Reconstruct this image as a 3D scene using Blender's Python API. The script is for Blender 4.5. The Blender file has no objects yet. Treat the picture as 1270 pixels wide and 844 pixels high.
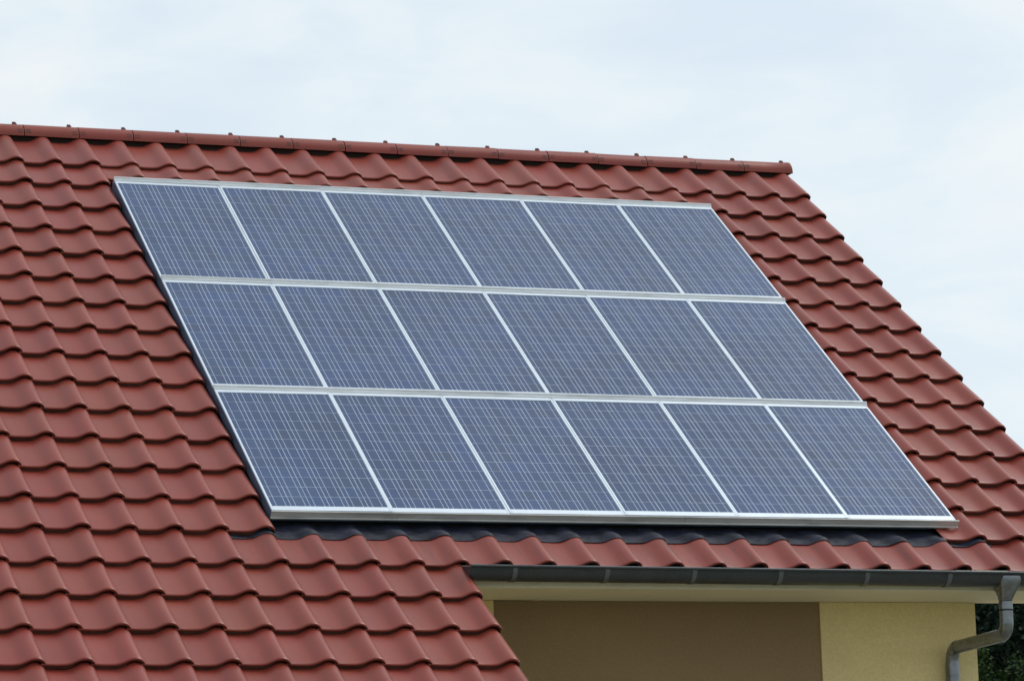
import bpy, bmesh, math, random
import numpy as np
from mathutils import Matrix, Vector, Quaternion, noise as mnoise
random.seed(11)
rng = np.random.default_rng(11)
sc = bpy.context.scene

# ------------------------------------------------------------------ camera, sky, sun, exposure
TH = 0.6465046                       # roof pitch
ZO = 7.7                             # the top edge of the array is 7.7 m above the ground
cam = bpy.data.cameras.new("camera")
camo = bpy.data.objects.new("camera", cam)
sc.collection.objects.link(camo)
cam.sensor_fit = 'HORIZONTAL'; cam.sensor_width = 36.0
FPX = 4588.93
cam.lens = FPX * 36.0 / 1270.0
cam.clip_start = 0.5; cam.clip_end = 3000
right = Vector((0.93852192, -0.34387044, -0.0304915))
down = Vector((0.02944123, 0.16772993, -0.98539326))
fwd = Vector((0.34396195, 0.92391547, 0.16754218))
CAMP = Vector((-6.79461822, -26.78125513, -6.00189168 + ZO))
m = Matrix((right, -down, -fwd)).transposed().to_4x4(); m.translation = CAMP
camo.matrix_world = m
cam.dof.use_dof = True; cam.dof.focus_distance = 27.5; cam.dof.aperture_fstop = 7.0
sc.camera = camo

def to_px(P):
    d = Vector(P) - CAMP
    z = d.dot(fwd)
    return 635 + FPX * d.dot(right) / z, 422 + FPX * d.dot(down) / z, z

SUN_EL, SUN_AZ = math.radians(50), math.radians(82)      # azimuth clockwise from +Y
world = bpy.data.worlds.new("World"); sc.world = world; world.use_nodes = True
nt = world.node_tree; nt.nodes.clear()
N = nt.nodes.new; L = nt.links.new
out = N('ShaderNodeOutputWorld'); mixs = N('ShaderNodeMixShader')
bg1 = N('ShaderNodeBackground'); bg2 = N('ShaderNodeBackground')
sky = N('ShaderNodeTexSky'); sky.sky_type = 'NISHITA'; sky.sun_disc = False
sky.sun_elevation = SUN_EL; sky.sun_rotation = SUN_AZ
bg1.inputs['Strength'].default_value = 0.1
L(sky.outputs[0], bg1.inputs['Color'])
tc = N('ShaderNodeTexCoord'); mp = N('ShaderNodeMapping'); mp.inputs['Scale'].default_value = (1, 1, 2.4)
L(tc.outputs['Generated'], mp.inputs[0])
n1 = N('ShaderNodeTexNoise'); n1.inputs['Scale'].default_value = 13.0; n1.inputs['Detail'].default_value = 8.0
n1.inputs['Roughness'].default_value = 0.52; n1.inputs['Distortion'].default_value = 0.5
L(mp.outputs[0], n1.inputs['Vector'])
rp = N('ShaderNodeValToRGB')
rp.color_ramp.elements[0].position = 0.34; rp.color_ramp.elements[0].color = (0.72, 0.82, 0.905, 1)
rp.color_ramp.elements[1].position = 0.66; rp.color_ramp.elements[1].color = (0.875, 0.915, 0.93, 1)
e_ = rp.color_ramp.elements.new(0.5); e_.color = (0.79, 0.872, 0.918, 1)
L(n1.outputs['Fac'], rp.inputs[0]); L(rp.outputs[0], bg2.inputs['Color'])
bg2.inputs['Strength'].default_value = 1.07
mixs.inputs[0].default_value = 0.88
L(bg1.outputs[0], mixs.inputs[1]); L(bg2.outputs[0], mixs.inputs[2]); L(mixs.outputs[0], out.inputs[0])

sl = bpy.data.lights.new("sun", 'SUN'); sl.energy = 2.2; sl.angle = math.radians(28); sl.color = (1, 0.96, 0.9)
slo = bpy.data.objects.new("sun", sl); sc.collection.objects.link(slo)
sd = Vector((math.sin(SUN_AZ) * math.cos(SUN_EL), math.cos(SUN_AZ) * math.cos(SUN_EL), math.sin(SUN_EL)))
slo.rotation_euler = sd.to_track_quat('Z', 'Y').to_euler()
slo.location = (0, -10, 30)
sc.view_settings.view_transform = 'Standard'; sc.view_settings.look = 'None'
sc.view_settings.exposure = 0.0; sc.view_settings.gamma = 1.0; sc.view_settings.use_curve_mapping = False

# ------------------------------------------------------------------ materials
def mat(name, base, rough=0.6, metal=0.0, spec=0.5, coat=0.0, coat_rough=0.05,
        noise=0.0, nscale=8.0, noise2=0.0, nscale2=60.0, rnd=0.0, bump=0.0, bscale=150.0, dark=None, stretch=None, rough_var=0.0,
        bdist=0.003, huevar=0.0):
    M = bpy.data.materials.new(name); M.use_nodes = True
    t = M.node_tree; b = t.nodes['Principled BSDF']
    b.inputs['Base Color'].default_value = (*base, 1); b.inputs['Roughness'].default_value = rough
    b.inputs['Metallic'].default_value = metal; b.inputs['Specular IOR Level'].default_value = spec
    b.inputs['Coat Weight'].default_value = coat; b.inputs['Coat Roughness'].default_value = coat_rough
    n = t.nodes.new; l = t.links.new
    geo = n('ShaderNodeNewGeometry')
    vec = geo.outputs['Position']
    if stretch:
        mpn = n('ShaderNodeMapping'); mpn.inputs['Scale'].default_value = stretch
        l(vec, mpn.inputs[0]); vec = mpn.outputs[0]
    fac = None
    def mul(a, bb):
        x = n('ShaderNodeMath'); x.operation = 'MULTIPLY'; l(a, x.inputs[0]); l(bb, x.inputs[1]); return x.outputs[0]
    def noise_fac(scale, amt, detail=5):
        t1 = n('ShaderNodeTexNoise'); t1.inputs['Scale'].default_value = scale; t1.inputs['Detail'].default_value = detail
        l(vec, t1.inputs['Vector'])
        r = n('ShaderNodeMapRange'); r.inputs[1].default_value = 0.3; r.inputs[2].default_value = 0.7
        r.inputs[3].default_value = 1 - amt; r.inputs[4].default_value = 1 + amt
        l(t1.outputs['Fac'], r.inputs[0]); return r.outputs[0], t1.outputs['Fac']
    nf = None
    if noise:
        fac, nf = noise_fac(nscale, noise)
    if noise2:
        f2, _ = noise_fac(nscale2, noise2); fac = f2 if fac is None else mul(fac, f2)
    oi = n('ShaderNodeObjectInfo')
    if rnd:
        r = n('ShaderNodeMapRange'); r.inputs[3].default_value = 1 - rnd; r.inputs[4].default_value = 1 + rnd
        l(oi.outputs['Random'], r.inputs[0]); fac = r.outputs[0] if fac is None else mul(fac, r.outputs[0])
    col = None
    if dark is not None:
        mx = n('ShaderNodeMix'); mx.data_type = 'RGBA'
        mx.inputs[6].default_value = (*base, 1); mx.inputs[7].default_value = (*dark[0], 1)
        t2 = n('ShaderNodeTexNoise'); t2.inputs['Scale'].default_value = dark[1]; t2.inputs['Detail'].default_value = 6
        l(vec, t2.inputs['Vector'])
        r = n('ShaderNodeMapRange'); r.inputs[1].default_value = dark[2]; r.inputs[2].default_value = dark[3]
        r.inputs[3].default_value = 0; r.inputs[4].default_value = dark[4]
        l(t2.outputs['Fac'], r.inputs[0]); l(r.outputs[0], mx.inputs[0]); col = mx.outputs[2]
    if huevar:
        hs = n('ShaderNodeHueSaturation')
        if col is not None: l(col, hs.inputs['Color'])
        else: hs.inputs['Color'].default_value = (*base, 1)
        wn = n('ShaderNodeMath'); wn.operation = 'MULTIPLY'; wn.inputs[1].default_value = 7.31; l(oi.outputs['Random'], wn.inputs[0])
        fr = n('ShaderNodeMath'); fr.operation = 'FRACT'; l(wn.outputs[0], fr.inputs[0])
        r = n('ShaderNodeMapRange'); r.inputs[3].default_value = 0.5 - huevar; r.inputs[4].default_value = 0.5 + huevar
        l(fr.outputs[0], r.inputs[0]); l(r.outputs[0], hs.inputs['Hue']); col = hs.outputs[0]
    if fac is not None:
        vm = n('ShaderNodeVectorMath'); vm.operation = 'SCALE'
        if col is not None: l(col, vm.inputs[0])
        else: vm.inputs[0].default_value = base
        l(fac, vm.inputs['Scale']); col = vm.outputs[0]
    if col is not None: l(col, b.inputs['Base Color'])
    if rough_var and nf is not None:
        r = n('ShaderNodeMapRange'); r.inputs[1].default_value = 0.3; r.inputs[2].default_value = 0.7
        r.inputs[3].default_value = rough - rough_var; r.inputs[4].default_value = rough + rough_var
        l(nf, r.inputs[0]); l(r.outputs[0], b.inputs['Roughness'])
    if bump:
        bn = n('ShaderNodeTexNoise'); bn.inputs['Scale'].default_value = bscale; bn.inputs['Detail'].default_value = 4
        l(vec, bn.inputs['Vector'])
        bp = n('ShaderNodeBump'); bp.inputs['Strength'].default_value = bump; bp.inputs['Distance'].default_value = bdist
        l(bn.outputs['Fac'], bp.inputs['Height']); l(bp.outputs[0], b.inputs['Normal'])
    return M

TILE = mat('red_engobe_clay', (0.213, 0.037, 0.024), rough=0.37, spec=0.32, noise=0.07, nscale=3.0, noise2=0.05, nscale2=70,
           rnd=0.055, rough_var=0.04, dark=((0.12, 0.045, 0.038), 12.0, 0.55, 0.8, 0.35), bump=0.12, bscale=260, huevar=0.0025)
TILE_E = mat('streaked_clay', (0.213, 0.037, 0.024), rough=0.37, spec=0.32, noise=0.06, nscale=4.0, noise2=0.05, nscale2=50, rnd=0.04, stretch=(13, 1.6, 1.6),
             dark=((0.085, 0.03, 0.026), 1.7, 0.52, 0.78, 0.6), bump=0.1, bscale=200)
EDGE = mat('shade_toned_clay_edge', (0.075, 0.034, 0.025), rough=0.85, spec=0.2, noise=0.25, nscale=18, rnd=0.15)  # clay darkened to paint in the shade lines under the tile laps
TILEMARK = mat('groove_shade_clay', (0.12, 0.036, 0.03), rough=0.7, noise=0.1, nscale=40)  # dark red stands for the shade inside the moulded grip grooves
CLIP = mat('painted_clip_metal', (0.17, 0.06, 0.05), rough=0.5, noise=0.1, nscale=60)
DECK = mat('roofing_underlay', (0.03, 0.028, 0.027), rough=0.9, noise=0.15, nscale=10)
LEAD = mat('dark_lead_flashing', (0.013, 0.015, 0.028), rough=0.68, spec=0.25, metal=0.0, noise=0.5, nscale=14, noise2=0.15, nscale2=80, bump=0.5, bscale=26, bdist=0.006)
SKIRT = mat('dark_anodised_metal', (0.13, 0.18, 0.27), rough=0.35, metal=0.5, noise=0.12, nscale=10)
ALU = mat('anodised_aluminium', (0.58, 0.645, 0.72), rough=0.42, metal=0.25, spec=0.5, noise=0.05, nscale=6, noise2=0.04, nscale2=60)
TRIMM = mat('weathered_trim', (0.56, 0.56, 0.54), rough=0.5, metal=0.2, noise=0.08, nscale=4, noise2=0.06, nscale2=40, stretch=(0.5, 3, 3), dark=((0.27, 0.28, 0.27), 7.0, 0.52, 0.72, 0.6))
RAILM = mat('weathered_aluminium', (0.66, 0.68, 0.70), rough=0.5, metal=0.2, noise=0.08, nscale=4, noise2=0.08, nscale2=40, stretch=(0.5, 3, 3),
            dark=((0.45, 0.46, 0.46), 7.0, 0.5, 0.72, 0.7))
BACK = mat('cell_backsheet', (0.44, 0.51, 0.66), rough=0.5, coat=0.5, coat_rough=0.04)
BUS = mat('tinned_busbar', (0.42, 0.49, 0.64), rough=0.45, metal=0.2, coat=0.5, coat_rough=0.04)
ZINC = mat('weathered_zinc', (0.052, 0.059, 0.064), rough=0.34, metal=0.55, noise=0.10, nscale=5, noise2=0.10, nscale2=45, rough_var=0.08,
           dark=((0.07, 0.078, 0.08), 8.0, 0.52, 0.75, 0.6))
ZINCB = mat('zinc_bracket', (0.12, 0.135, 0.145), rough=0.4, metal=0.5, noise=0.12, nscale=30)
ZINCN = mat('zinc_downpipe', (0.21, 0.225, 0.24), rough=0.32, metal=0.75, noise=0.16, nscale=9, noise2=0.12, nscale2=60, rough_var=0.1,
           dark=((0.10, 0.11, 0.11), 14.0, 0.5, 0.75, 0.7))
FASC = mat('cream_painted_board', (0.70, 0.66, 0.50), rough=0.6, noise=0.05, nscale=2, noise2=0.04, nscale2=30)
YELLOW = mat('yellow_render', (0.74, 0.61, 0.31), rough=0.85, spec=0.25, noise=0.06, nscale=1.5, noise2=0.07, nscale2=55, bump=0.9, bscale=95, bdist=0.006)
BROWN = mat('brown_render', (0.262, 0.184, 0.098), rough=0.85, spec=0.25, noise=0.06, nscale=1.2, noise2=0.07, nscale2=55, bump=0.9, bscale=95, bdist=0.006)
BLACKP = mat('black_rubber', (0.012, 0.012, 0.013), rough=0.6)
COMB = mat('brown_ridge_roll', (0.022, 0.015, 0.012), rough=0.95, spec=0.1)
GRASS = mat('meadow_grass', (0.055, 0.085, 0.028), rough=0.9, noise=0.25, nscale=0.15, noise2=0.25, nscale2=3, bump=0.8, bscale=12, bdist=0.05)
BARK = mat('tree_bark', (0.06, 0.045, 0.033), rough=0.9, noise=0.3, nscale=9, bump=0.8, bscale=25, bdist=0.02)

def cell_mat():
    M = bpy.data.materials.new('polycrystalline_silicon'); M.use_nodes = True
    t = M.node_tree; b = t.nodes['Principled BSDF']; n = t.nodes.new; l = t.links.new
    geo = n('ShaderNodeNewGeometry'); oi = n('ShaderNodeObjectInfo')
    vo = n('ShaderNodeTexVoronoi'); vo.inputs['Scale'].default_value = 95
    l(geo.outputs['Position'], vo.inputs['Vector'])
    sep = n('ShaderNodeSeparateColor'); l(vo.outputs['Color'], sep.inputs[0])
    r1 = n('ShaderNodeMapRange'); r1.inputs[3].default_value = 0.90; r1.inputs[4].default_value = 1.10
    l(sep.outputs[0], r1.inputs[0])
    r2 = n('ShaderNodeMapRange'); r2.inputs[3].default_value = 0.91; r2.inputs[4].default_value = 1.09
    l(oi.outputs['Random'], r2.inputs[0])
    mm = n('ShaderNodeMath'); mm.operation = 'MULTIPLY'; l(r1.outputs[0], mm.inputs[0]); l(r2.outputs[0], mm.inputs[1])
    mx = n('ShaderNodeMix'); mx.data_type = 'RGBA'
    mx.inputs[6].default_value = (0.022, 0.052, 0.143, 1); mx.inputs[7].default_value = (0.029, 0.058, 0.130, 1)
    wn = n('ShaderNodeMath'); wn.operation = 'MULTIPLY'; wn.inputs[1].default_value = 13.7; l(oi.outputs['Random'], wn.inputs[0])
    fr = n('ShaderNodeMath'); fr.operation = 'FRACT'; l(wn.outputs[0], fr.inputs[0]); l(fr.outputs[0], mx.inputs[0])
    ln = n('ShaderNodeTexNoise'); ln.inputs['Scale'].default_value = 1.1; ln.inputs['Detail'].default_value = 3; l(geo.outputs['Position'], ln.inputs['Vector'])
    r3 = n('ShaderNodeMapRange'); r3.inputs[1].default_value = 0.3; r3.inputs[2].default_value = 0.7; r3.inputs[3].default_value = 0.84; r3.inputs[4].default_value = 1.16
    l(ln.outputs['Fac'], r3.inputs[0])
    m2 = n('ShaderNodeMath'); m2.operation = 'MULTIPLY'; l(mm.outputs[0], m2.inputs[0]); l(r3.outputs[0], m2.inputs[1])
    vm = n('ShaderNodeVectorMath'); vm.operation = 'SCALE'; l(mx.outputs[2], vm.inputs[0]); l(m2.outputs[0], vm.inputs['Scale'])
    l(vm.outputs[0], b.inputs['Base Color'])
    b.inputs['Roughness'].default_value = 0.45; b.inputs['Specular IOR Level'].default_value = 0.1
    b.inputs['Coat Weight'].default_value = 0.65; b.inputs['Coat Roughness'].default_value = 0.10; b.inputs['Coat IOR'].default_value = 1.4
    return M
CELL = cell_mat()

def leaf_mat(name, c1, c2):
    M = bpy.data.materials.new(name); M.use_nodes = True
    t = M.node_tree; b = t.nodes['Principled BSDF']; n = t.nodes.new; l = t.links.new
    geo = n('ShaderNodeNewGeometry')
    mx = n('ShaderNodeMix'); mx.data_type = 'RGBA'; mx.inputs[6].default_value = (*c1, 1); mx.inputs[7].default_value = (*c2, 1)
    l(geo.outputs['Random Per Island'], mx.inputs[0]); l(mx.outputs[2], b.inputs['Base Color'])
    b.inputs['Roughness'].default_value = 0.7; b.inputs['Specular IOR Level'].default_value = 0.1
    return M
LEAF_D = leaf_mat('dark_leaves', (0.006, 0.015, 0.011), (0.014, 0.028, 0.015))
LEAF_G = leaf_mat('green_leaves', (0.016, 0.036, 0.009), (0.038, 0.068, 0.015))

# ------------------------------------------------------------------ helpers
WM = {}
def link(o): sc.collection.objects.link(o)
def place(o, parent=None, world=Matrix.Identity(4)):
    WM[o.name] = world.copy()
    if parent is not None:
        o.parent = parent
        o.matrix_parent_inverse = Matrix.Identity(4)
        o.matrix_basis = WM[parent.name].inverted() @ world
    else:
        o.matrix_basis = world
def tag(o, label=None, cat=None, group=None, kind=None):
    if label: o['label'] = label
    if cat: o['category'] = cat
    if group: o['group'] = group
    if kind: o['kind'] = kind
    return o
def empty(name, world):
    o = bpy.data.objects.new(name, None); o.empty_display_size = 0.3; link(o); place(o, None, world); return o
def inst(name, mesh, parent, world):
    o = bpy.data.objects.new(name, mesh); link(o); place(o, parent, world); return o

class MB:
    """collects faces for one mesh"""
    def __init__(s): s.v = []; s.f = []; s.mi = []; s.sm = []
    def add(s, verts, faces, mi=0, smooth=False):
        b = len(s.v); s.v += [tuple(x) for x in verts]
        for f in faces: s.f.append(tuple(b + i for i in f)); s.mi.append(mi); s.sm.append(smooth)
    def box(s, x0, x1, y0, y1, z0, z1, mi=0):
        s.add([(x0, y0, z0), (x1, y0, z0), (x1, y1, z0), (x0, y1, z0), (x0, y0, z1), (x1, y0, z1), (x1, y1, z1), (x0, y1, z1)],
              [(0, 3, 2, 1), (4, 5, 6, 7), (0, 1, 5, 4), (1, 2, 6, 5), (2, 3, 7, 6), (3, 0, 4, 7)], mi)
    def loft(s, rings, mi=0, closed=True, smooth=True, cap0=False, cap1=False):
        n = len(rings[0]); vs = [p for r in rings for p in r]; fs = []
        for i in range(len(rings) - 1):
            for j in range(n if closed else n - 1):
                a = i * n + j; b2 = i * n + (j + 1) % n
                fs.append((a, b2, b2 + n, a + n))
        s.add(vs, fs, mi, smooth)
        if cap0: s.add(rings[0], [tuple(range(n))[::-1]], mi)
        if cap1: s.add(rings[-1], [tuple(range(n))], mi)
    def tube(s, pts, rad, n=20, mi=0, cap0=True, cap1=True):
        pts = [Vector(p) for p in pts]; rings = []
        if not isinstance(rad, (list, tuple)): rad = [rad] * len(pts)
        d = (pts[1] - pts[0]).normalized(); ref = Vector((1, 0, 0)) if abs(d.x) < 0.9 else Vector((0, 0, 1))
        a = d.cross(ref).normalized()
        for i, p in enumerate(pts):
            if i == 0: t = pts[1] - p
            elif i == len(pts) - 1: t = p - pts[i - 1]
            else: t = (pts[i + 1] - p).normalized() + (p - pts[i - 1]).normalized()
            t.normalize(); a = (a - t * a.dot(t)).normalized(); b = t.cross(a)
            rings.append([p + (a * math.cos(2 * math.pi * k / n) + b * math.sin(2 * math.pi * k / n)) * rad[i] for k in range(n)])
        s.loft(rings, mi, True, True, cap0, cap1)
    def mesh(s, name, mats):
        me = bpy.data.meshes.new(name); me.from_pydata(s.v, [], s.f)
        for q in mats: me.materials.append(q)
        me.polygons.foreach_set('material_index', s.mi); me.polygons.foreach_set('use_smooth', s.sm); me.update()
        return me

def bevelled(me, w, seg=2):
    bm = bmesh.new(); bm.from_mesh(me); bmesh.ops.remove_doubles(bm, verts=bm.verts, dist=1e-5)
    ed = [e for e in bm.edges if len(e.link_faces) == 2 and e.calc_face_angle(0) > 0.6]
    bmesh.ops.bevel(bm, geom=ed, offset=w, segments=seg, affect='EDGES', profile=0.6)
    bm.to_mesh(me); bm.free(); me.update(); return me

cT, sT = math.cos(TH), math.sin(TH)
# roof frame: u along the eave, w up the slope, n out of the roof; origin at the array's top left corner
ROOF = Matrix(((1, 0, 0, 0), (0, cT, -sT, 0), (0, sT, cT, ZO), (0, 0, 0, 1)))
def roofw(u, v, n): return ROOF @ Vector((u, -v, n))

# ------------------------------------------------------------------ ground
g = MB(); g.add([(-700, -300, 0), (900, -300, 0), (900, 1300, 0), (-700, 1300, 0)], [(0, 1, 2, 3)])
ground = inst('ground', g.mesh('ground', [GRASS]), None, Matrix.Identity(4)); tag(ground, kind='structure')

yd = MB(); yd.add([(-16, -15, 0.004), (12, -15, 0.004), (12, 9, 0.004), (-16, 9, 0.004)], [(0, 1, 2, 3)])  # unseen pale yard, added to bounce neutral light onto soffit and walls
PAVE = mat('bounce_gravel', (0.21, 0.195, 0.165), rough=0.9, noise=0.1, nscale=1.5, noise2=0.2, nscale2=40, bump=0.6, bscale=60, bdist=0.01)
yard = inst('bounce_yard', yd.mesh('bounce_yard', [PAVE]), None, Matrix.Identity(4)); tag(yard, kind='structure')

# ------------------------------------------------------------------ house
A, B = 0.3005, 0.4008               # tile cover width and course
U0, V0 = 5.9889, -0.8103            # nose of the verge column; v of row 0
DC, D16, D1 = -0.0276, 0.0114, 0.0305
N0, TT = -0.098, 0.040
UL = U0 - 37 * A                    # left end of the house
YW = -3.65; HZ = ZO                 # front wall plane
HOUSE = Matrix.Translation((1.0, 0.0, 0.0))
house = empty('house', HOUSE)
tag(house, 'yellow rendered house with a red clay tiled gable roof carrying the solar panels', 'house')

def hpart(name, mb, mats, parent=None, bev=0.0, origin=None):
    me = mb.mesh(name, mats)
    if bev: bevelled(me, bev)
    return inst(name, me, parent or house, Matrix.Identity(4))

APY, APZ = 0.84, 0.477 + ZO         # ridge axis
# --- roof deck (front slope, the lower left slope, back slope)
d = MB()
VE = V0 + 16 * B + D16 - 0.06       # deck ends just short of the eave noses
VL = V0 + 24 * B - 0.05
UC = U0 - 16 * A                    # right verge of the lower left roof
def slab(u0, u1, v0, v1, n1, n0):
    P = [roofw(u, v, n) for n in (n0, n1) for (u, v) in ((u0, v0), (u1, v0), (u1, v1), (u0, v1))]
    d.add(P, [(0, 1, 2, 3), (7, 6, 5, 4), (0, 4, 5, 1), (1, 5, 6, 2), (2, 6, 7, 3), (3, 7, 4, 0)])
VA = -0.965
slab(UL, U0 + DC - 0.05, VA, VE, N0 - 0.035, N0 - 0.16)
slab(UL, UC + DC - 0.06, VE + 0.002, VL, N0 - 0.037, N0 - 0.16)
ra = roofw(0, VA, N0 - 0.035); rb = roofw(0, VA, N0 - 0.16)
bl = 7.4
def backp(t, n): return (APY + (APY - ra.y) + t * cT - n * sT * -1, ra.z - t * sT + n * cT)
y0, z0 = APY * 2 - ra.y, ra.z
bk = []
for x in (UL, U0 + DC - 0.05):
    for t, n in ((0, 0), (bl, 0), (bl, -0.13), (0, -0.13)):
        bk.append((x, y0 + t * cT + n * sT, z0 - t * sT + n * cT))
d.add(bk, [(0, 1, 2, 3), (7, 6, 5, 4), (0, 4, 5, 1), (1, 5, 6, 2), (2, 6, 7, 3), (3, 7, 4, 0)])
roof = hpart('roof', d, [DECK])

# --- tile profile
PX = [-0.022, 0.0, 0.012, 0.03, 0.06, 0.095, 0.125, 0.145, 0.162, 0.178, 0.193, 0.208, 0.222, 0.236, 0.25, 0.263, 0.275, 0.285, 0.293, 0.298, 0.3005]
PZ = [0.001, 0.003, 0.0030, 0.0012, 0.0, 0.0, 0.0015, 0.005, 0.0112, 0.0195, 0.028, 0.0355, 0.0405, 0.043, 0.043, 0.0410, 0.0365, 0.030, 0.0225, 0.017, 0.012]
def prof(x): return float(np.interp(x, PX, PZ))
def make_tile(name, mats, xs, zs, skirt=0.0, wob=0.0, head=0.53):
    mb = MB(); n = len(xs)
    # (s, dz, kind): stations along the tile; s up the slope from the nose edge
    st = [(head, 0), (0.30, 0), (0.016, 0.0), (0.0075, -0.0012), (0.0022, -0.0040), (0.0, -0.0085), (0.0, -0.0135)]
    rings = []
    for (s, dz) in st:
        rings.append([(x - A, s, z + TT * (1 - s / B) + dz + wob * math.sin(9 * x + 4 * s)) for x, z in zip(xs, zs)])
    mb.loft(rings, 0, closed=False, smooth=True)
    # small step and the lower face, then the underside
    low = []
    for (s, dz) in [(0.0, -0.0135), (0.0034, -0.0138), (0.0040, -0.0375), (0.010, -0.0385), (0.13, -0.0385)]:
        row = []
        for x, z in zip(xs, zs):
            th = 1.0 if z < 0.012 else 1.0 - 0.40 * min(1, (z - 0.012) / 0.02)
            row.append((x - A, s, z + TT * (1 - s / B) + (dz if dz > -0.02 else dz * th) + wob * math.sin(9 * x + 4 * s)))
        low.append(row)
    mb.loft(low[:2], 0, closed=False, smooth=False)
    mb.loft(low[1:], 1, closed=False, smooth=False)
    # right edge
    re = []
    for (s, dz) in st: 
        p = (xs[-1] - A, s, zs[-1] + TT * (1 - s / B) + dz)
        re.append(p)
    dn = skirt if skirt else 0.014
    mb.loft([re[:-1], [(p[0], p[1] + (0.0036 if i == len(re) - 2 else 0), re[0 if i == 0 else i][2] - dn) for i, p in enumerate(re[:-1])]], 0, closed=False, smooth=False)
    me = mb.mesh(name, mats)
    return me
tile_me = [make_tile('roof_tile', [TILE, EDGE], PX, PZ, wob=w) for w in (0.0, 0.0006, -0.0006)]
vx = [x * (A + DC) / A if x > 0 else x for x in PX]
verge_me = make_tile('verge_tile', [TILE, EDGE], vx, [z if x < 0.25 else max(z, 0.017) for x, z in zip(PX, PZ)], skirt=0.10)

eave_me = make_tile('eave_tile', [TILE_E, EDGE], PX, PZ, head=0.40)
tiles = []
for r in range(1, 25):
    for c in range(-36, 1):
        if r > 16 and c > -16: continue
        if 3 <= r <= 15 and -19 <= c <= -4: continue
        verge = (c == 0) or (r > 16 and c == -16)
        u = U0 + c * A
        v = V0 + r * B + (D16 if r == 16 else 0) + (D1 if r == 1 else 0) - (0.125 if (r == 2 and -19 <= c <= -4) else 0)
        x, y, z = to_px(roofw(u - 0.15, v - 0.15, -0.05))
        x1, y1, z1 = to_px(roofw(u - 0.02, v - 0.33, -0.03)); x2, y2, z2 = to_px(roofw(u - 0.02, v - 0.01, -0.05))
        seen = (max(x, x1, x2) > 0 and min(x, x1) - 20 < 1270 and min(y, y1) < 846)
        tiles.append((not seen, z, r, c, u, v, verge))
tiles.sort()
NSEEN = sum(1 for t in tiles if not t[0])
print('tiles in view', NSEEN, 'of', len(tiles))
rest = MB()
RT = random.Random(5)
for k, (hid, z, r, c, u, v, verge) in enumerate(tiles):
    me = verge_me if verge else (eave_me if (r == 16 and -20 <= c <= -3) else tile_me[RT.randrange(3)])
    off = Matrix.Translation((u + RT.gauss(0, 0.0013), -v + RT.gauss(0, 0.0024), N0 + RT.gauss(0, 0.0009))) @ Matrix.Rotation(RT.gauss(0, 0.0055), 4, 'Z') @ Matrix.Rotation(RT.gauss(0, 0.003), 4, 'Y')
    wm = ROOF @ off
    if k < 300 and not hid:
        inst('roof_tile', me, roof, wm)
    else:
        b0 = len(rest.v)
        rest.v += [tuple(wm @ q.co) for q in me.vertices]
        for p in me.polygons:
            rest.f.append(tuple(b0 + i for i in p.vertices)); rest.mi.append(p.material_index); rest.sm.append(p.use_smooth)
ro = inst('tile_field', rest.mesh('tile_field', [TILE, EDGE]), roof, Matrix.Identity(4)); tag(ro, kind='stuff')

# --- ridge: half round caps with clips, dark comb strip beneath
rl = 0.4345; RR = 0.110
def ridge_cap(last=False):
    mb = MB(); nseg = 18
    xs = [(0.0, 1.0), (rl * 0.5, 1.0), (rl - 0.006, 1.0)]
    if last: xs = [(0.0, 1.0), (0.20, 1.0), (rl - 0.045, 1.0), (rl - 0.03, 1.04), (rl, 1.05)]
    rings = []
    for x, k in xs:
        rings.append([(x, -RR * k * math.cos(math.pi * j / nseg), RR * k * math.sin(math.pi * j / nseg)) for j in range(nseg + 1)])
    mb.loft(rings, 0, closed=False)
    inner = [[(x, y * 0.87, z * 0.87) for x, y, z in rings[0]], [(x, y * 0.87, z * 0.87) for x, y, z in rings[-1]]]
    mb.loft([rings[0], inner[0]], 0, closed=False, smooth=False); mb.loft([inner[1], rings[-1]], 0, closed=False, smooth=False)
    mb.loft([inner[1], inner[0]], 0, closed=False)
    for j0, j1 in ((0, 0),):
        mb.add([rings[0][0], rings[-1][0], inner[1][0], inner[0][0]], [(0, 1, 2, 3)])
        mb.add([rings[0][-1], inner[0][-1], inner[1][-1], rings[-1][-1]], [(0, 1, 2, 3)])
    if last:   # closing disc on the gable end
        ring = rings[-1]; mb.add([(x - 0.004, y * 0.99, z * 0.99) for x, y, z in ring], [tuple(range(nseg + 1))])
    # moulded grip marks on both sides of the joint
    a0 = math.radians(32)
    starts = (rl - 0.052, rl - 0.038, rl - 0.024) + (() if last else ()) + (0.012, 0.026, 0.040)
    for xx in starts:
        vs = []
        for dx in (0, 0.0085):
            for aa, ou in ((15, -0.003), (31, -0.003), (31, 0.0022), (15, 0.0022)):
                aa = math.radians(aa); vs.append((xx + dx, -math.cos(aa) * (RR * 1.004 + ou), math.sin(aa) * (RR * 1.004 + ou)))
        mb.add(vs, [(0, 1, 2, 3), (4, 7, 6, 5), (0, 4, 5, 1), (1, 5, 6, 2), (2, 6, 7, 3), (3, 7, 4, 0)], 1)
    return mb.mesh('ridge_tile', [TILE, TILEMARK])
rc = ridge_cap(); rce = ridge_cap(True)
clip_mb = MB(); clip_mb.box(-0.013, 0.014, -0.012, 0.012, -0.012, 0.0145); clip_mb.box(0.0142, 0.022, -0.010, 0.010, -0.012, 0.006)
clip_me = bevelled(clip_mb.mesh('ridge_clip', [CLIP]), 0.003)
xe = 5.994; k = 0; xr = xe - rl
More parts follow.
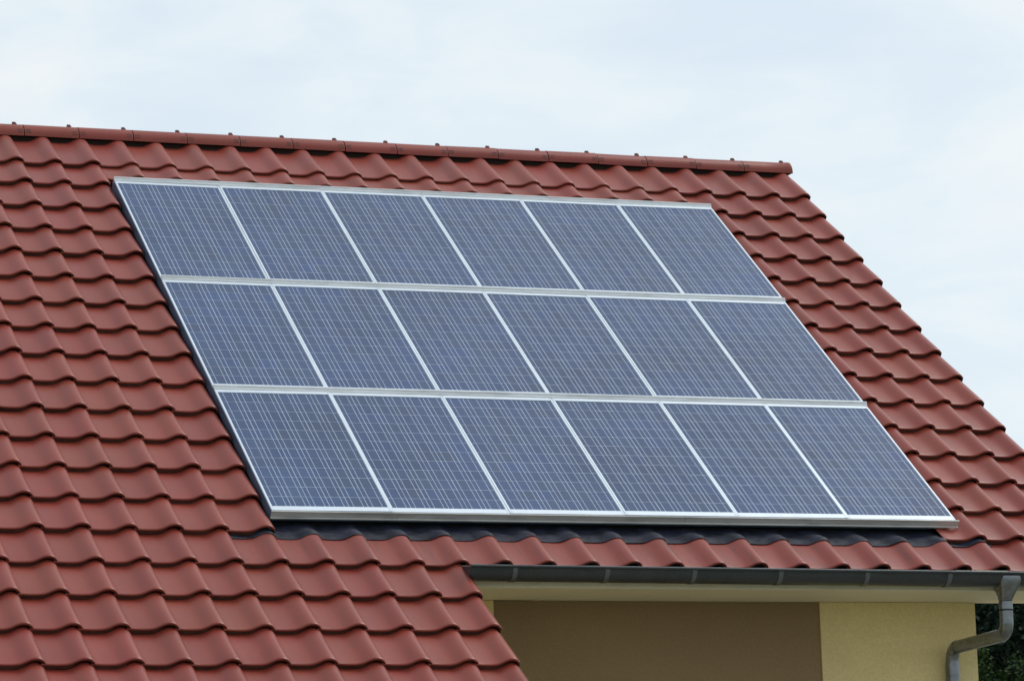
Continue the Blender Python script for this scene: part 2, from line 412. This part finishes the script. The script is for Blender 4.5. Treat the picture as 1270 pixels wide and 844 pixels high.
while xr > UL - 0.1:
    wm = Matrix.Translation((xr, APY + RT.gauss(0, 0.002), APZ + RT.gauss(0, 0.0015))) @ Matrix.Rotation(RT.gauss(0, 0.003), 4, 'Y')
    inst('ridge_tile', rce if k == 0 else rc, roof, wm)
    inst('ridge_clip', clip_me, roof, Matrix.Translation((xr + rl - 0.065 + RT.gauss(0, 0.004), APY - 0.004, APZ + RR + 0.004)))
    xr -= rl; k += 1
rs = MB()
rs.box(UL, U0 - 0.06, APY - 0.085, APY + 0.085, APZ - 0.20, APZ + 0.06)
rso = inst('ridge_strip', rs.mesh('ridge_strip', [COMB]), roof, Matrix.Identity(4))

# --- lead flashing dressed over the heads of the eave tiles
fl = MB(); us = np.arange(-0.33, 5.13, 0.0105); vs_ = [5.00, 5.05] + [5.08 + 0.0105 * q for q in range(16)] + [5.246, 5.252]; NV = len(vs_)
V16 = V0 + 16 * B + D16
fr = np.random.default_rng(3); ph = fr.uniform(0, 6.28, 40); fq = fr.uniform(5, 46, 40)
rows = []
for j, v in enumerate(vs_):
    row = []
    for u in us:
        xl = (u - (U0 - 30 * A)) % A
        z = N0 + TT * (1 - (V16 - v) / B)
        zz = np.interp([xl - 0.006, xl, xl + 0.006], PX, PZ).mean()
        fade = float(np.clip((v - 5.07) / 0.13, 0, 1)); zz = zz * (0.35 + 0.65 * fade) - 0.012 * (1 - fade)
        wr = sum(math.sin(fq[i] * u + ph[i] + 14 * v * (1 if i % 2 else -1)) for i in range(14)) * 0.0004
        edge = 0.004 * math.sin(3.1 * u + 1) + 0.003 * math.sin(17 * u)
        row.append(tuple(roofw(u, v + (edge if j > NV - 4 else 0), z + zz + 0.0065 + (wr if j < NV - 4 else 0.4 * wr) + (0.006 * (mnoise.noise(Vector((u * 12, v * 34, 1.3)))+ 0.6 * mnoise.noise(Vector((u * 26 + 9, v * 85, 4.1)))) if 1 < j < NV - 3 else 0.0))))
    rows.append(row)
fl.loft(rows, 0, closed=False)
fl.loft([rows[-1], [tuple(Vector(p) - Vector((0, -sT, cT)) * 0.004) for p in rows[-1]]], 0, closed=False, smooth=False)
flo = inst('roof_flashing', fl.mesh('roof_flashing', [LEAD]), roof, Matrix.Identity(4))

# --- boxed eave: fascia and soffit
SZ = ZO - 3.566
UCH = UC + DC - 0.10                # cheek wall of the lower left roof
fs = MB(); fs.box(UCH + 0.02, U0 - 0.10, -4.44, -4.415, SZ - 0.004, ZO - 3.43); hpart('fascia_board', fs, [FASC], bev=0.003)
so = MB(); so.box(UCH + 0.02, U0 - 0.102, -4.414, YW + 0.02, SZ, SZ + 0.02); hpart('soffit', so, [FASC])
# closing board of the box eave beyond the wall
so = MB(); so.box(5.215, U0 - 0.102, YW + 0.022, YW + 0.04, SZ, SZ + 0.35); hpart('eave_end_board', so, [FASC])

# --- walls
UW = 5.211; UR0, UR1 = 1.627, 4.0185; YB = 5.35
RD = 0.014
w = MB()
w.box(UR1, UW, YW, YW + 0.30, 0, SZ - 0.003)                  # right pier of the front
w.box(UCH + 0.02, UR0, YW, YW + 0.30, 0, SZ - 0.003)          # left pier
w.box(UW - 0.30, UW - 0.002, YW + 0.302, YB, 0, SZ - 0.003)   # gable wall
# gable triangle
gy = [(YW + 0.302, SZ - 0.001), (YB, SZ - 0.001), (APY, APZ - 0.28)]
w.add([(UW - 0.30, *gy[0]), (UW - 0.30, *gy[1]), (UW - 0.30, *gy[2]), (UW - 0.002, *gy[0]), (UW - 0.002, *gy[1]), (UW - 0.002, *gy[2])],
      [(0, 1, 2), (5, 4, 3), (0, 3, 4, 1), (1, 4, 5, 2), (2, 5, 3, 0)])
w.box(UL + 0.5, UW - 0.302, YB - 0.30, YB, 0, SZ - 0.003)     # back wall
w.box(UL + 0.5, UL + 0.8, -6.2, YB - 0.302, 0, 2.6)
w.box(UL + 0.802, UCH - 0.302, -6.2, -5.9, 0, 2.55)           # front of the lower left part
YL = roofw(0, VL, N0 - 0.16).y
# cheek wall (faces right), follows the slope
pa = [(-6.2, 0), (YW + 0.30, 0)]
zt = lambda y: (ZO + (y - roofw(0, 0, N0 - 0.17).y) * math.tan(TH) + roofw(0, 0, N0 - 0.17).z - ZO)
w.add([(UCH - 0.3, -6.2, 0), (UCH - 0.3, YW + 0.3, 0), (UCH - 0.3, YW + 0.3, zt(YW + 0.3)), (UCH - 0.3, -6.2, zt(-6.2)),
       (UCH, -6.2, 0), (UCH, YW + 0.3, 0), (UCH, YW + 0.3, zt(YW + 0.3)), (UCH, -6.2, zt(-6.2))],
      [(3, 2, 1, 0), (4, 5, 6, 7), (0, 1, 5, 4), (1, 2, 6, 5), (2, 3, 7, 6), (3, 0, 4, 7)])
hpart('wall', w, [YELLOW])
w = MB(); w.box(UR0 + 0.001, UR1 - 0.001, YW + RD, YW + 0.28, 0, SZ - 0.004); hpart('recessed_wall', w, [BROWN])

# --- gutter
gut = MB()
GY, GR = -4.545, 0.086
ga, gb = UC + DC - 0.03, U0 + 0.02
def gz(x): return ZO - 3.455 - 0.004 * (x - ga)
prof_g = [(GY + GR * math.cos(a), GR * math.sin(a)) for a in np.linspace(0, -math.pi, 18)]
prof_g = [(GY + GR + 0.0, 0.02)] + prof_g
inner_g = [(GY + (y - GY) * 0.965, z * 0.965 + 0.0005) for y, z in prof_g]
XS = np.linspace(ga, gb, 14)
gut.loft([[(x, y, gz(x) + z) for y, z in prof_g] for x in XS], 0, closed=False)
gut.loft([[(x, y, gz(x) + z) for y, z in inner_g][::-1] for x in XS], 0, closed=False)
gut.tube([(x, GY - GR - 0.004, gz(x) + 0.003) for x in XS], 0.0105, n=14)       # rolled front bead
def endcap(x, sgn):
    P = [(x, y, gz(x) + z) for y, z in prof_g]; gut.add(P, [tuple(range(len(P)))[::sgn]])
endcap(ga + 0.001, -1); endcap(gb - 0.001, 1)
gutter = hpart('gutter', gut, [ZINC])
# soldered joint band
for xj in (2.916,):
    jb = MB(); pr = [(GY + (y - GY) * 1.02, z * 1.02) for y, z in prof_g[1:]]
    jb.loft([[(xj + dx, y, gz(xj) + z) for y, z in pr] for dx in (-0.004, 0.004)], 0, closed=False)
    inst('gutter_seam', jb.mesh('gutter_seam', [ZINC]), gutter, Matrix.Identity(4))
br = MB()
prb = [(GR * 1.045 * math.cos(a), GR * 1.045 * math.sin(a)) for a in np.linspace(-0.15, -math.pi, 16)]
prb2 = [(y * 0.96, z * 0.96) for y, z in prb]
for dx0, dx1 in ((-0.016, 0.016),):
    br.loft([[(dx0, y, z) for y, z in prb], [(dx1, y, z) for y, z in prb]], 0, closed=False)
    br.loft([[(dx0, y, z) for y, z in prb2], [(dx0, y, z) for y, z in prb]], 0, closed=False, smooth=False)
    br.loft([[(dx1, y, z) for y, z in prb], [(dx1, y, z) for y, z in prb2]], 0, closed=False, smooth=False)
br_me = br.mesh('gutter_bracket', [ZINCB])
for xb in (1.4275, 2.063, 2.675, 3.292, 3.9215, 4.531, 5.45):
    inst('gutter_bracket', br_me, gutter, Matrix.Translation((xb, GY, gz(xb))))
# outlet hopper
UP = 4.980; PR = 0.0455
ot = MB()
def rect_ring(cx, cy, hx, hy, z, n=28, p=5.0):
    R = []
    for k2 in range(n):
        a = 2 * math.pi * k2 / n; c_, s_ = math.cos(a), math.sin(a)
        kx = (abs(c_) ** p + abs(s_) ** p) ** (-1 / p)
        R.append((cx + hx * c_ * kx, cy + hy * s_ * kx, z))
    return R
zt0 = gz(UP)
ot.loft([rect_ring(UP + 0.014, GY - 0.002, 0.080, GR + 0.005, zt0 - 0.016), rect_ring(UP + 0.014, GY - 0.002, 0.081, GR + 0.006, zt0 - 0.055),
         rect_ring(UP + 0.010, GY - 0.001, 0.071, 0.078, zt0 - 0.090, p=4), rect_ring(UP + 0.006, GY, 0.055, 0.058, zt0 - 0.135, p=2.8),
         rect_ring(UP, GY, PR + 0.002, PR + 0.002, ZO - 3.642, p=2), rect_ring(UP, GY, PR - 0.0015, PR - 0.0015, ZO - 3.648, p=2)], 0, cap0=True)
outlet = inst('gutter_outlet', ot.mesh('gutter_outlet', [ZINCN]), gutter, Matrix.Identity(4))
stp = MB()
for q, (dx, dz, wx, wz) in enumerate([(0, 0, .006, .010), (.009, .003, .005, .004), (.009, -.006, .005, .004), (.018, -.002, .006, .010), (.027, .002, .005, .004), (-.008, -.004, .004, .005), (.02, -.012, .012, .003), (.002, -.012, .010, .003)]):
    stp.box(UP + 0.024 + dx - wx / 2, UP + 0.024 + dx + wx / 2, GY - GR - 0.0105, GY - GR - 0.006, zt0 - 0.040 + dz - wz / 2, zt0 - 0.040 + dz + wz / 2)
inst('embossed_stamp', stp.mesh('embossed_stamp', [ZINCN]), gutter, Matrix.Identity(4))

# --- downpipe with a swan neck back to the wall
def arc(p0, corner, p1, r, n=9):
    p0, c, p1 = map(Vector, (p0, corner, p1)); d0 = (p0 - c).normalized(); d1 = (p1 - c).normalized()
    ang = d0.angle(d1); t = r / math.tan(ang / 2); bis = (d0 + d1).normalized(); cen = c + bis * (r / math.sin(ang / 2))
    a = c + d0 * t - cen; b = c + d1 * t - cen; tot = a.angle(b); ax = a.cross(b).normalized()
    return [cen + (Quaternion(ax, tot * i / (n - 1)) @ a) for i in range(n)]
Pa = (UP, GY, ZO - 3.66); C1 = (UP, GY, ZO - 3.872); C2 = (UP - 0.004, YW - 0.075, ZO - 3.893); Pe = (UP - 0.004, YW - 0.075, 0.02)
a1 = arc(Pa, C1, C2, 0.080); a2 = arc(C1, C2, Pe, 0.090)
dp = MB(); dp.tube([(UP, GY, ZO - 3.716)] + a1 + a2 + [(Pe[0], Pe[1], ZO - 4.02)], PR, n=26)
down = hpart('downpipe', dp, [ZINCN])
pj = MB(); pj.tube([(UP, GY, ZO - 3.652), (UP, GY, ZO - 3.704)], PR + 0.002, n=26); inst('pipe_collar', pj.mesh('pipe_collar', [ZINCN]), down, Matrix.Identity(4))
pj = MB(); pj.tube([(UP, GY, ZO - 3.703), (UP, GY, ZO - 3.718)], PR - 0.002, n=26); inst('rubber_ring', pj.mesh('rubber_ring', [BLACKP]), down, Matrix.Identity(4))
e1 = Vector(a1[-1]); e2 = Vector(a2[0]); dd = (e2 - e1).normalized()
sm = MB(); sm.tube([e1 - dd * 0.004, e1 + dd * 0.004], PR + 0.0022, n=26); inst('pipe_seam', sm.mesh('pipe_seam', [ZINCN]), down, Matrix.Identity(4))
sm = MB(); sm.tube([e2 - dd * 0.004, e2 + dd * 0.004], PR + 0.0022, n=26); inst('pipe_seam', sm.mesh('pipe_seam', [ZINCN]), down, Matrix.Identity(4))
lp = MB(); lp.tube([(Pe[0], Pe[1], ZO - 3.995), (Pe[0], Pe[1], 0.02)], PR + 0.0055, n=26); inst('lower_pipe', lp.mesh('lower_pipe', [ZINCN]), down, Matrix.Identity(4))

# ------------------------------------------------------------------ solar array
PW_, PH_ = 0.82, 1.6777
cu, cv = 0.1312, 0.1297
cell_mb = MB(); cell_mb.box(0, 0.1274, -0.1263, 0, 0, 0.0004); cell_me = cell_mb.mesh('cell', [CELL])
bus_mb = MB(); bus_mb.box(-0.0014, 0.0014, -cv * 12 + 0.003, 0, 0, 0.0004); bus_me = bus_mb.mesh('busbar', [BUS])
def frame_mesh(last):
    mb = MB(); vb = 5.031 - 2 * PH_ if last else 1.676
    vt = 0.0245
    mb.box(-0.0063, 0.0085, -vb, -vt, -0.034, 0.0)
    mb.box(0.7972, 0.8118, -vb, -vt, -0.034, 0.0)
    mb.box(0.0087, 0.7970, -0.063, -vt, -0.034, -0.0005)
    mb.box(0.0087, 0.7970, -vb, -1.621, -0.034, -0.0005)
    return bevelled(mb.mesh('frame', [ALU]), 0.0016, 1)
fr_me = [frame_mesh(False), frame_mesh(True)]
bk_mb = MB(); bk_mb.box(0.0089, 0.7968, -1.6205, -0.0635, -0.02, -0.0052); bk_me = bk_mb.mesh('backsheet', [BACK])
ordn = ['leftmost', 'second from left', 'third from left', 'third from right', 'second from right', 'rightmost']
rown = ['top row, nearest the ridge', 'middle row of the three', 'bottom row, above the dark flashing']
RP = random.Random(8)
for j in range(3):
    for i in range(6):
        base = ROOF @ Matrix.Translation((i * PW_, -j * PH_, 0))
        tilt = Matrix.Rotation(RP.gauss(0, 0.0016), 4, 'X') @ Matrix.Rotation(RP.gauss(0, 0.0016), 4, 'Y')
        base = base @ tilt
        p = empty('solar_panel', base)
        tag(p, '%s solar panel in the %s' % (ordn[i], rown[j]), 'solar panel', 'solar panels on the red tiled roof')
        inst('frame', fr_me[1 if j == 2 else 0], p, base)
        inst('backsheet', bk_me, p, base)
        for a in range(6):
            for b in range(12):
                inst('cell', cell_me, p, base @ Matrix.Translation((0.0107 + a * cu + RP.gauss(0, .0003), -0.0646 - b * cv + RP.gauss(0, .0003), -0.0050)))
            for q in (0.25, 0.75):
                inst('busbar', bus_me, p, base @ Matrix.Translation((0.0107 + (a + q) * cu - 0.0017, -0.0640, -0.0046)))

arr = empty('array_mounting_frame', roofw_m := (ROOF @ Matrix.Translation((0, -5.03, -0.08))))
tag(arr, 'grey aluminium rails and bottom trim that hold the block of solar panels on the tiles', 'mounting frame')
def apart(name, mb, mats, bev=0.0):
    me = mb.mesh(name, mats)
    if bev: bevelled(me, bev, 1)
    return inst(name, me, arr, ROOF)
for j in range(3):
    vb = j * PH_
    mb = MB()
    H = 0.030
    # raised cover rail: a drip profile with a stepped face looking down the slope
    prof_r = [(-(vb - 0.004), -0.05), (-(vb - 0.004), 0.0215), (-(vb + 0.001), 0.0228), (-(vb + 0.0035), 0.0212), (-(vb + 0.0095), 0.0140), (-(vb + 0.0088), 0.0130),
              (-(vb + 0.0100), 0.0118), (-(vb + 0.0225), 0.0020), (-(vb + 0.0232), -0.002), (-(vb + 0.0195), -0.05)]
    segs = [(-0.008, 2.452), (2.4535, 4.915)]
    for (ua, ub) in segs:
        mb.loft([[(ua, y, z) for y, z in prof_r], [(ub, y, z) for y, z in prof_r]], 0, True, False, True, True)
    apart('rail', mb, [RAILM])
trims = [(-0.010, 0.8505), (0.8525, 2.884), (2.886, 4.936)]
for (ua, ub) in trims:
    mb = MB()
    prof_t = [(-5.0335, -0.005), (-5.0385, -0.006), (-5.0400, -0.012), (-5.0375, -0.016), (-5.0375, -0.052), (-5.0430, -0.0545), (-5.0430, -0.0620), (-5.0335, -0.0620)]
    mb.loft([[(ua, y, z) for y, z in prof_t], [(ub, y, z) for y, z in prof_t]], 0, True, False, True, True)
    apart('trim', mb, [TRIMM])
mb = MB(); mb.box(-0.0125, -0.0068, -5.030, 0.0, -0.075, -0.0015); apart('side_skirt', mb, [SKIRT])
mb = MB(); mb.box(0.0, 4.90, -5.000, -4.980, -0.100, -0.036); apart('bottom_rail', mb, [SKIRT])

# ------------------------------------------------------------------ trees far behind the gable
def tree(x, y, h, cr, label, leafm, seed, leaf=0.13, nleaf=16000, ncl=70):
    r = np.random.default_rng(seed)
    root = empty('broadleaf_tree', Matrix.Translation((x, y, 0)))
    tag(root, label, 'tree', 'trees behind the house')
    tb = MB(); top = h * 0.62
    pts = [(x + 0.25 * math.sin(k * 0.9 + seed) * k / 6, y + 0.2 * math.cos(k * 1.3 + seed) * k / 6, top * k / 6) for k in range(7)]
    tb.tube(pts, [h * 0.030 * (1 - 0.11 * k) for k in range(7)], n=10)
    cents = []
    for k in range(ncl):
        dz = r.normal(size=3); dz /= np.linalg.norm(dz); rad = cr * (0.45 + 0.55 * r.random() ** 0.6)
        c = np.array([x, y, h * 0.60]) + dz * np.array([rad, rad, rad * (h * 0.40 / cr)])
        cents.append((c, cr * r.uniform(0.16, 0.30)))
        if k % 4 == 0:
            k2 = r.integers(2, 6); s = Vector(pts[k2]); e = Vector(c)
            mid = s.lerp(e, 0.5) + Vector((0, 0, 0.25))
            tb.tube([s, mid, e], [h * 0.011, h * 0.007, h * 0.002], n=6)
    inst('trunk', tb.mesh('trunk', [BARK]), root, Matrix.Identity(4))
    per = nleaf // ncl; V = []
    for c, rad in cents:
        p = r.normal(size=(per, 3)); p /= np.linalg.norm(p, axis=1)[:, None]; p *= (rad * r.random(per) ** 0.4)[:, None] * np.array([1, 1, 0.75])
        p += c
        n_ = r.normal(size=(per, 3)) + np.array([0, 0, 0.9]); n_ /= np.linalg.norm(n_, axis=1)[:, None]
        t_ = np.cross(n_, r.normal(size=(per, 3))); t_ /= np.linalg.norm(t_, axis=1)[:, None]; b_ = np.cross(n_, t_)
        L_ = leaf * r.uniform(0.6, 1.3, per)[:, None]
        V.append(np.stack([p - t_ * L_ * .5, p + b_ * L_ * .28 + n_ * L_ * .05, p + t_ * L_ * .55, p - b_ * L_ * .28 + n_ * L_ * .05], 1))
    V = np.concatenate(V).reshape(-1, 3); nq = len(V) // 4
    me = bpy.data.meshes.new('crown'); me.vertices.add(nq * 4); me.vertices.foreach_set('co', V.ravel())
    me.loops.add(nq * 4); me.loops.foreach_set('vertex_index', np.arange(nq * 4))
    me.polygons.add(nq); me.polygons.foreach_set('loop_start', np.arange(nq) * 4); me.polygons.foreach_set('loop_total', np.full(nq, 4))
    me.materials.append(leafm); me.update(); me.validate()
    inst('crown', me, root, Matrix.Identity(4))
tree(18.1, 20.5, 6.3, 2.3, 'green leafy tree seen beside the downpipe at the right edge', LEAF_G, 21, leaf=0.10, nleaf=26000, ncl=70)
tree(23.6, 31.0, 9.6, 4.0, 'dark tree standing between the green tree and the yellow wall corner', LEAF_D, 5, leaf=0.13, nleaf=110000, ncl=200)
tree(33.0, 46.0, 11.4, 5.2, 'farthest dark tree, behind the downpipe and the other trees', LEAF_D, 9, leaf=0.19, nleaf=90000, ncl=200)
tree(37.5, 52.0, 12.2, 6.0, 'broad dark tree at the back, its crown filling the gap right of the downpipe', LEAF_D, 14, leaf=0.2, nleaf=90000, ncl=200)
